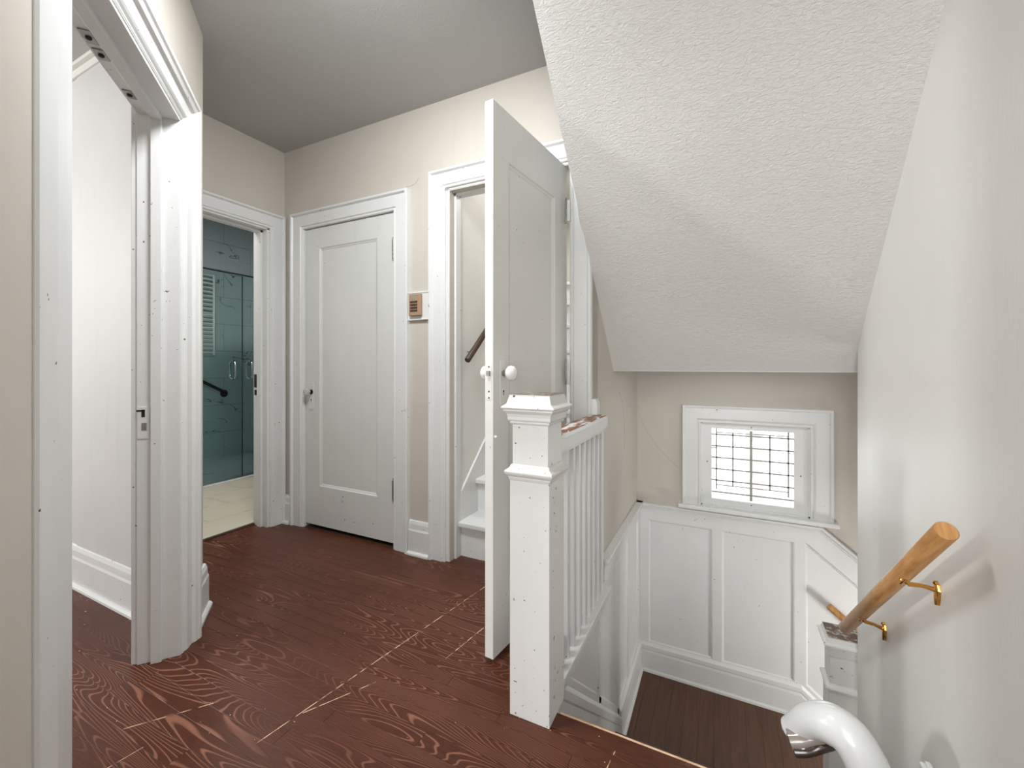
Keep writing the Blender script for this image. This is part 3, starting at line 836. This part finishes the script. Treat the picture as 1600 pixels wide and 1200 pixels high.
mun(.157, .171, .205, .655, .006)
mun(-.066, -.037, .529, .533); mun(.367, .396, .529, .533)
for a, z in ((.165, .182), (.165, .68), (-.093, .44), (.43, .40)):
    MB().lathe(WIN(a, z, -.012), (0, -1, 0), [(.004, 0), (.0035, .002), (.001, .003)], 10).build('screw', M['button'], wi)

# ================================================================== HANDRAILS


def wall_rail(name, p0, p1, r, label, mat, wallpt, brackets, group=None, endcap=True):
    """p0->p1 round rail; brackets: list of (t along, wall plate point)"""
    e = empty(name, p0, label, 'handrail', group)
    P0, P1 = Vector(p0), Vector(p1); d = (P1 - P0).normalized(); L = (P1 - P0).length
    MB().lathe(p0, d, [(r * .9, 0), (r, .003), (r, L - .006), (r * .86, L)], 28).build('rail', M[mat], e, smooth=True)
    return e, P0, P1


RX = .437
rp0 = (RX, 1.252, .720); rp1 = (RX, 2.115, .030)
e, P0, P1 = wall_rail('wall_handrail', rp0, rp1, .0215, 'round varnished beech handrail on brass brackets on the right wall', 'pine', None, None)
for t, (wy, wz) in ((.285, (1.515, .478)), (.735, (1.93, .145))):
    q = P0.lerp(P1, t) + Vector((0, .0, -.022))
    w0 = Vector((.515, wy, wz))
    br = MB()
    m1 = q + Vector((.012, .0, -.008)); m2 = w0 + Vector((-.010, 0, .006))
    br.tube([q + Vector((0, 0, .004)), m1, m1.lerp(m2, .5) + Vector((0, 0, .003)), m2], [.0075, .0065, .0055, .006], 12)
    bro = br.build('bracket', M['brass'], e, smooth=True)
    pl = MB(); pl.loft([[w0 + Vector((-h, dy, dz)) for dy, dz in ((-.004 * s, .022), (.004 * s, .022), (.010 * s, .006), (.008 * s, -.016), (.003 * s, -.034), (-.003 * s, -.034), (-.008 * s, -.016), (-.010 * s, .006))] for h, s in ((0, 1.15), (.006, 1), (.010, .6))])
    pl.build('wall_plate', M['brass'], bro, bevel=.001)
    MB().lathe(w0 + Vector((-.004, 0, .024)), (-1, 0, 0), [(.006, 0), (.006, .006), (.003, .009), (.001, .0095)], 12).build('screw', M['brass'], bro, smooth=True)
    dd = (P1 - P0).normalized(); pr = MB()
    a_ = q - dd * .022; b_ = q + dd * .022
    pr.tube([a_, b_], [.006, .006], 10); pr.build('saddle', M['brass'], bro, smooth=True)
    MB().lathe(q - dd * .014 + Vector((-.006, 0, -.002)), (-.5, 0, -1), [(.005, 0), (.005, .004), (.001, .006)], 10).build('screw', M['brass'], bro, smooth=True)

e2, P0, P1 = wall_rail('wall_handrail', (.553, YW - .085, -.318), (1.5, YW - .085, -.318 + .947 * -.81), .019, 'beech handrail end on the wainscot beyond the lower newel', 'pine', None, None)
for t in (.35, .8):
    q = P0.lerp(P1, t)
    MB().tube([q + Vector((0, 0, -.018)), q + Vector((0, .04, -.05)), Vector((q.x, YW - .018, q.z - .05))], .006, 10).build('bracket', M['brass'], e2, smooth=True)

# attic stair rail
e3, P0, P1 = wall_rail('wall_handrail', (-1.285, 2.035, 1.108), (-1.285, 2.85, 1.80), .0175, 'dark brown handrail inside the attic stair doorway', 'dkwood', None, None)
for t in (.12, .8):
    q = P0.lerp(P1, t)
    MB().tube([q + Vector((0, 0, -.014)), q + Vector((-.02, 0, -.03)), Vector((-1.345, q.y, q.z - .03))], .004, 8).build('bracket', M['steel'], e3, smooth=True)

# ================================================================== LOWER NEWEL
lx, ly = .4885, 2.411
n2 = empty('newel_post', (lx, ly, LZ), 'lower white newel post with worn brown top at the end of the right wall', 'newel post')
MB().square(lx, ly, [(.061, LZ), (.061, -.375)]).build('lower_shaft', M['newel'], n2, bevel=.0015)
MB().square(lx, ly, [(.061, -.385), (.066, -.38), (.072, -.372), (.073, -.366), (.070, -.360), (.060, -.355), (.056, -.35)]).build('band_moulding', M['newel'], n2)
MB().square(lx, ly, [(.056, -.36), (.056, -.21)]).build('upper_shaft', M['newel'], n2, bevel=.0015)
MB().square(lx, ly, [(.057, -.222), (.062, -.220), (.062, -.212), (.066, -.208), (.067, -.196), (.076, -.184), (.076, -.178), (.081, -.174), (.080, -.168), (.070, -.160), (.063, -.142)]).build('moulded_cap', M['newel'], n2)
MB().square(lx, ly, [(.0635, -.1425), (.0635, -.1385), (.062, -.1375)]).build('cap_top', M['cap_worn'], n2)

# ================================================================== STAIR LIFT ARM (bottom right)
CF = Vector((-math.sin(R(26.29)), math.cos(R(26.29)), 0)); CR = Vector((math.cos(R(26.29)), math.sin(R(26.29)), 0))


def bez(pts, n=40):
    P = [Vector(p) for p in pts]; out = []
    for i in range(len(P) - 1):
        p0 = P[max(i - 1, 0)]; p1 = P[i]; p2 = P[i + 1]; p3 = P[min(i + 2, len(P) - 1)]
        for k in range(n // (len(P) - 1)):
            t = k / (n // (len(P) - 1))
            out.append(.5 * ((2 * p1) + (-p0 + p2) * t + (2 * p0 - 5 * p1 + 4 * p2 - p3) * t * t + (-p0 + 3 * p1 - 3 * p2 + p3) * t ** 3))
    out.append(P[-1]); return out


def LP(px, py, d): return CF * d + CR * ((px - 800) / 666.4 * d) + Vector((0, 0, CAMH + (571 - py) / 666.4 * d))


li = empty('stair_lift', (.38, 1.42, -.175), 'glossy white curved stair lift armrest at the bottom right by the wall', 'stair lift')
path = bez([LP(1226, 1140, 1.20), LP(1243, 1136, 1.18), LP(1268, 1126, 1.14), LP(1298, 1131, 1.10), LP(1326, 1150, 1.07), LP(1350, 1188, 1.05), LP(1372, 1240, 1.04), LP(1388, 1300, 1.05)], 49)
nn_ = len(path); rr = []
for i in range(nn_):
    t = i / (nn_ - 1); rr.append(.0215 + .026 * min(1, t / .42) ** .8 if t < .42 else .0475 + .004 * (t - .42))
rr[0] = .006; rr[1] = .0165; rr[2] = .021
MB().tube(path, rr, 24).build('armrest', M['plastic'], li, smooth=True)
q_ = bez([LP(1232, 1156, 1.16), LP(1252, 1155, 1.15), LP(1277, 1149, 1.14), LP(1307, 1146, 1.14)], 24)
MB().tube(q_, [.012] + [.024 + .005 * i / len(q_) for i in range(1, len(q_))], 18).build('underside_reflection', M['arm_reflection'], li, smooth=True)  # tube coloured as the floor's reflection on the arm's underside
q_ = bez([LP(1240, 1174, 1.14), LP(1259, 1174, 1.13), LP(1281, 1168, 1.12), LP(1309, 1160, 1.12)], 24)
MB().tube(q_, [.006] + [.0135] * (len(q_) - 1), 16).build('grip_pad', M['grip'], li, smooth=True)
cb = MB(); cb.box(.37, .505, 1.30, 1.50, -.173, -.075); cb.build('carriage', M['plastic'], li, bevel=.012, seg=3)
q = LP(1418, 1185, 1.16)
fd = MB(); fd.box(.468, .482, 1.25, 1.50, -.12, .028); fd.build('folded_seat', M['vinyl'], li, bevel=.005)
fd = MB(); fd.box(.488, .502, 1.25, 1.53, -.12, .012); fd.build('folded_footrest', M['vinyl'], li, bevel=.005)
sq = path[-1]
MB().tube([sq, (sq.x, sq.y, -.09), (.42, 1.36, -.12)], [.05, .045, .04], 16).build('arm_post', M['plastic'], li, smooth=True)
ft = MB(); ft.box(.155, .215, 1.52, 1.60, -.349, -.290)
tag(ft.build('white_block', M['trim'], bevel=.004), 'small white block on the stair tread beneath the stair lift arm', 'block')

# ================================================================== ATTIC STAIRS
at = empty('staircase', (-1.0, 2.05, 0), 'white painted steps seen through the attic stair doorway', 'staircase')
for k in range(9):
    y0 = 2.045 + .185 * k; z = .2 * (k + 1)
    MB().box(-1.335, -.60, y0, y0 + .018, z - .2, z - .03).build('riser', M['trim'], at)
    MB().box(-1.335, -.60, y0 - .03, y0 + .187, z - .03, z).build('tread', M['trim'], at, bevel=.009, seg=3)
iw = MB(); iw.box(-1.40, -1.345, 2.045, 4.1, 0, 2.7); iw.box(-1.40, -.6, 3.9, 4.0, 0, 2.7); iw.box(-.61, -.60, 3.12, 4.0, 0, 2.7)
st(iw, 'wall_attic_stair', 'white', 'white wall inside the attic stair enclosure')
cl = MB(); cl.box(-1.40, -.6, 2.06, 4.0, 2.64, 2.7); st(cl, 'ceiling_attic_stair', 'white', 'white ceiling over the attic steps', 'ceiling')
AT = Fr((-1.345, 0), (0, 1), (1, 0))
sks = AT.prism(MB(), [(2.045, 0), (2.045, .36), (3.8, .36 + 1.755 * .93), (3.8, 1.4)], 0, .014)
tag(sks.build('baseboard_attic_stair', M['trim'], bevel=.002), 'white skirt board climbing beside the attic steps', 'skirt board', kind='structure')
bx = MB(); bx.box(-.96, -.80, 2.97, 3.10, 1.202, 1.232)
tag(bx.build('box', M['cardboard'], bevel=.003), 'small brown box on an attic step, glimpsed past the open door', 'box')

# ================================================================== BATHROOM
bw = MB()
bw.box(-5.2, -5.062, 1.05, 3.5, 0, 2.75); bw.box(-5.2, -2.86, 3.3, 3.4, 0, 2.75); bw.box(-2.86, -2.80, YB, 3.4, 0, 2.75); bw.box(-5.2, -2.8, 1.05, 3.4, 2.75, 2.8); bw.box(-2.87, -2.86, 1.05, YB, 2.5, 2.75)
st(bw, 'wall_bathroom', 'grout', 'tiled bathroom wall behind the shower glass')
SH = bpy.data.objects['wall_bathroom']
row = 0; z = .03
while z < 2.74:
    z1 = min(z + .303, 2.75); y = 1.06 - (.3 if row % 2 else 0)
    while y < 3.29:
        ya, yb = max(y, 1.06), min(y + .605, 3.3)
        if yb - ya > .05:
            MB().box(-5.062, -5.05, ya + .0015, yb - .0015, z + .0015, z1 - .0015).build('tile', M['marble'], SH)
        y += .605
    z = z1; row += 1
x = -5.05; k = 0
while x < -2.87:
    xb = min(x + .605, -2.862)
    for zz in range(9):
        if zz < 9: MB().box(x + .0015, xb - .0015, 3.288, 3.3, .03 + zz * .303 + .0015, min(2.75, .03 + zz * .303 + .3015)).build('tile', M['marble'], SH)
    x = xb
bf = MB(); bf.box(-5.06, -2.86, 1.05, 3.3, -.1, -.002)
BF = st(bf, 'floor_bathroom', 'grout2', 'pale stone tiled bathroom floor', 'floor')
x = -4.055
for i in range(4):
    y = 1.10 - (.3 if i % 2 else 0)
    while y < 3.3:
        ya, yb = max(y, 1.06), min(y + .6, 3.29)
        if yb - ya > .05: board((x + .001, min(x + .302, -2.862), ya, yb - .003, .008), M['stonefloor'], BF, name='tile', th=.010)
        y += .6
    x += .304
sf_ = MB(); sf_.box(-5.05, -4.14, 1.06, 3.29, -.002, .035); sf_.build('shower_floor', M['marble'], BF)
cb = MB(); cb.box(-4.14, -4.07, 1.06, 3.29, -.002, .018)
tag(cb.build('trim_9', M['trim'], bevel=.004), 'thin white kerb at the foot of the shower glass', 'kerb', kind='structure')
GX = -4.105
for (ya, yb, lab, hy) in ((1.30, 2.503, 'left green-tinted glass shower door with chrome loop handle', 2.416), (2.508, 3.25, 'right green-tinted glass shower door with chrome loop handle', 2.575)):
    g = empty('shower_door', (GX, (ya + yb) / 2, .02), lab, 'shower door')
    MB().box(GX - .005, GX + .005, ya, yb, .022, 1.935).build('glass_pane', M['shower'], g)
    for zc in (0,):
        lp = []
        for k in range(25):
            t = 2 * math.pi * k / 24; c_, s__ = math.cos(t), math.sin(t)
            lp.append((GX + .042 * c_, hy + .0, 1.037 + (.052 if s__ > 0 else -.052) * (1 if abs(s__) > .01 else 0) + .034 * s__))
        MB().tube(lp, .0075, 10, cap=False).build('handle', M['chrome'], g, smooth=True)
    MB().box(GX - .009, GX + .009, ya, yb, 1.935, 1.944).build('top_channel', M['bronze'], g)
    if ya < 2: MB().box(GX - .004, GX + .004, 2.503, 2.508, .03, 1.93).build('seal_strip', M['bronze'], g)
tw = empty('reflected_towel_radiator', (-5.0, 2.6, 1.19), 'white ladder towel radiator standing in for its reflection in the shower glass', 'towel radiator')  # mirror image in the glass, built as a solid radiator behind it
for yy in (2.36, 2.745): MB().tube([(-5.0, yy, 1.19), (-5.0, yy, 2.07)], .012, 12).build('upright', M['porcelain'], tw, smooth=True)
for k in range(19):
    z = 1.22 + k * .045 + (.03 if k > 9 else 0)
    if z < 2.06: MB().tube([(-5.0, 2.36, z), (-5.0, 2.745, z)], .0085, 8).build('bar', M['porcelain'], tw, smooth=True)
for yy in (2.36, 2.745): MB().tube([(-5.0, yy, 1.9), (-5.052, yy, 1.9)], .01, 8).build('wall_bracket', M['chrome'], tw, smooth=True)
gb = empty('grab_bar', (-4.98, 2.6, .9), 'dark metal grab bar sloping down beside the shower door handle', 'grab bar')
MB().tube(bez([(-5.045, 2.30, 1.085), (-4.99, 2.32, 1.075), (-4.985, 2.5, .975), (-4.985, 2.80, .81), (-4.99, 2.865, .772), (-5.045, 2.875, .765)], 30), .0165, 14).build('bar', M['bronze'], gb, smooth=True)
for yy, z in ((2.30, 1.085), (2.877, .765)): MB().lathe((-5.05, yy, z), (1, 0, 0), [(.042, 0), (.042, .006), (.034, .014), (.018, .018)], 24).build('flange', M['bronze'], gb, smooth=True)

# ================================================================== OUTSIDE
tre = empty('tree', (.5, 9.0, -4.2), 'pale tree outside, faint through the stairwell window', 'tree')
MB().tube([(.5, 9, -4.2), (.55, 9, -2), (.5, 9.1, 0), (.7, 9, 2)], [.2, .16, .12, .05], 10).build('trunk', M['bark'], tre)
lm = MB()
for i in range(1500):
    c = Vector((random.gauss(.6, 1.4), random.gauss(9, .9), random.gauss(.3, 1.2)))
    u = Vector((random.uniform(-1, 1), random.uniform(-1, 1), random.uniform(-1, 1))).normalized(); v = u.orthogonal().normalized()
    s = random.uniform(.04, .09)
    lm.add([c - u * s, c + v * s * .5, c + u * s, c - v * s * .5], [(0, 1, 2, 3)])
tag(lm.build('foliage', M['leaf'], tre), kind='stuff')
gr = MB(); gr.box(-12, 14, 3.6, 22, -4.4, -4.2)
tag(gr.build('ground', M['snow']), 'pale ground outside the window', 'ground', kind='structure')
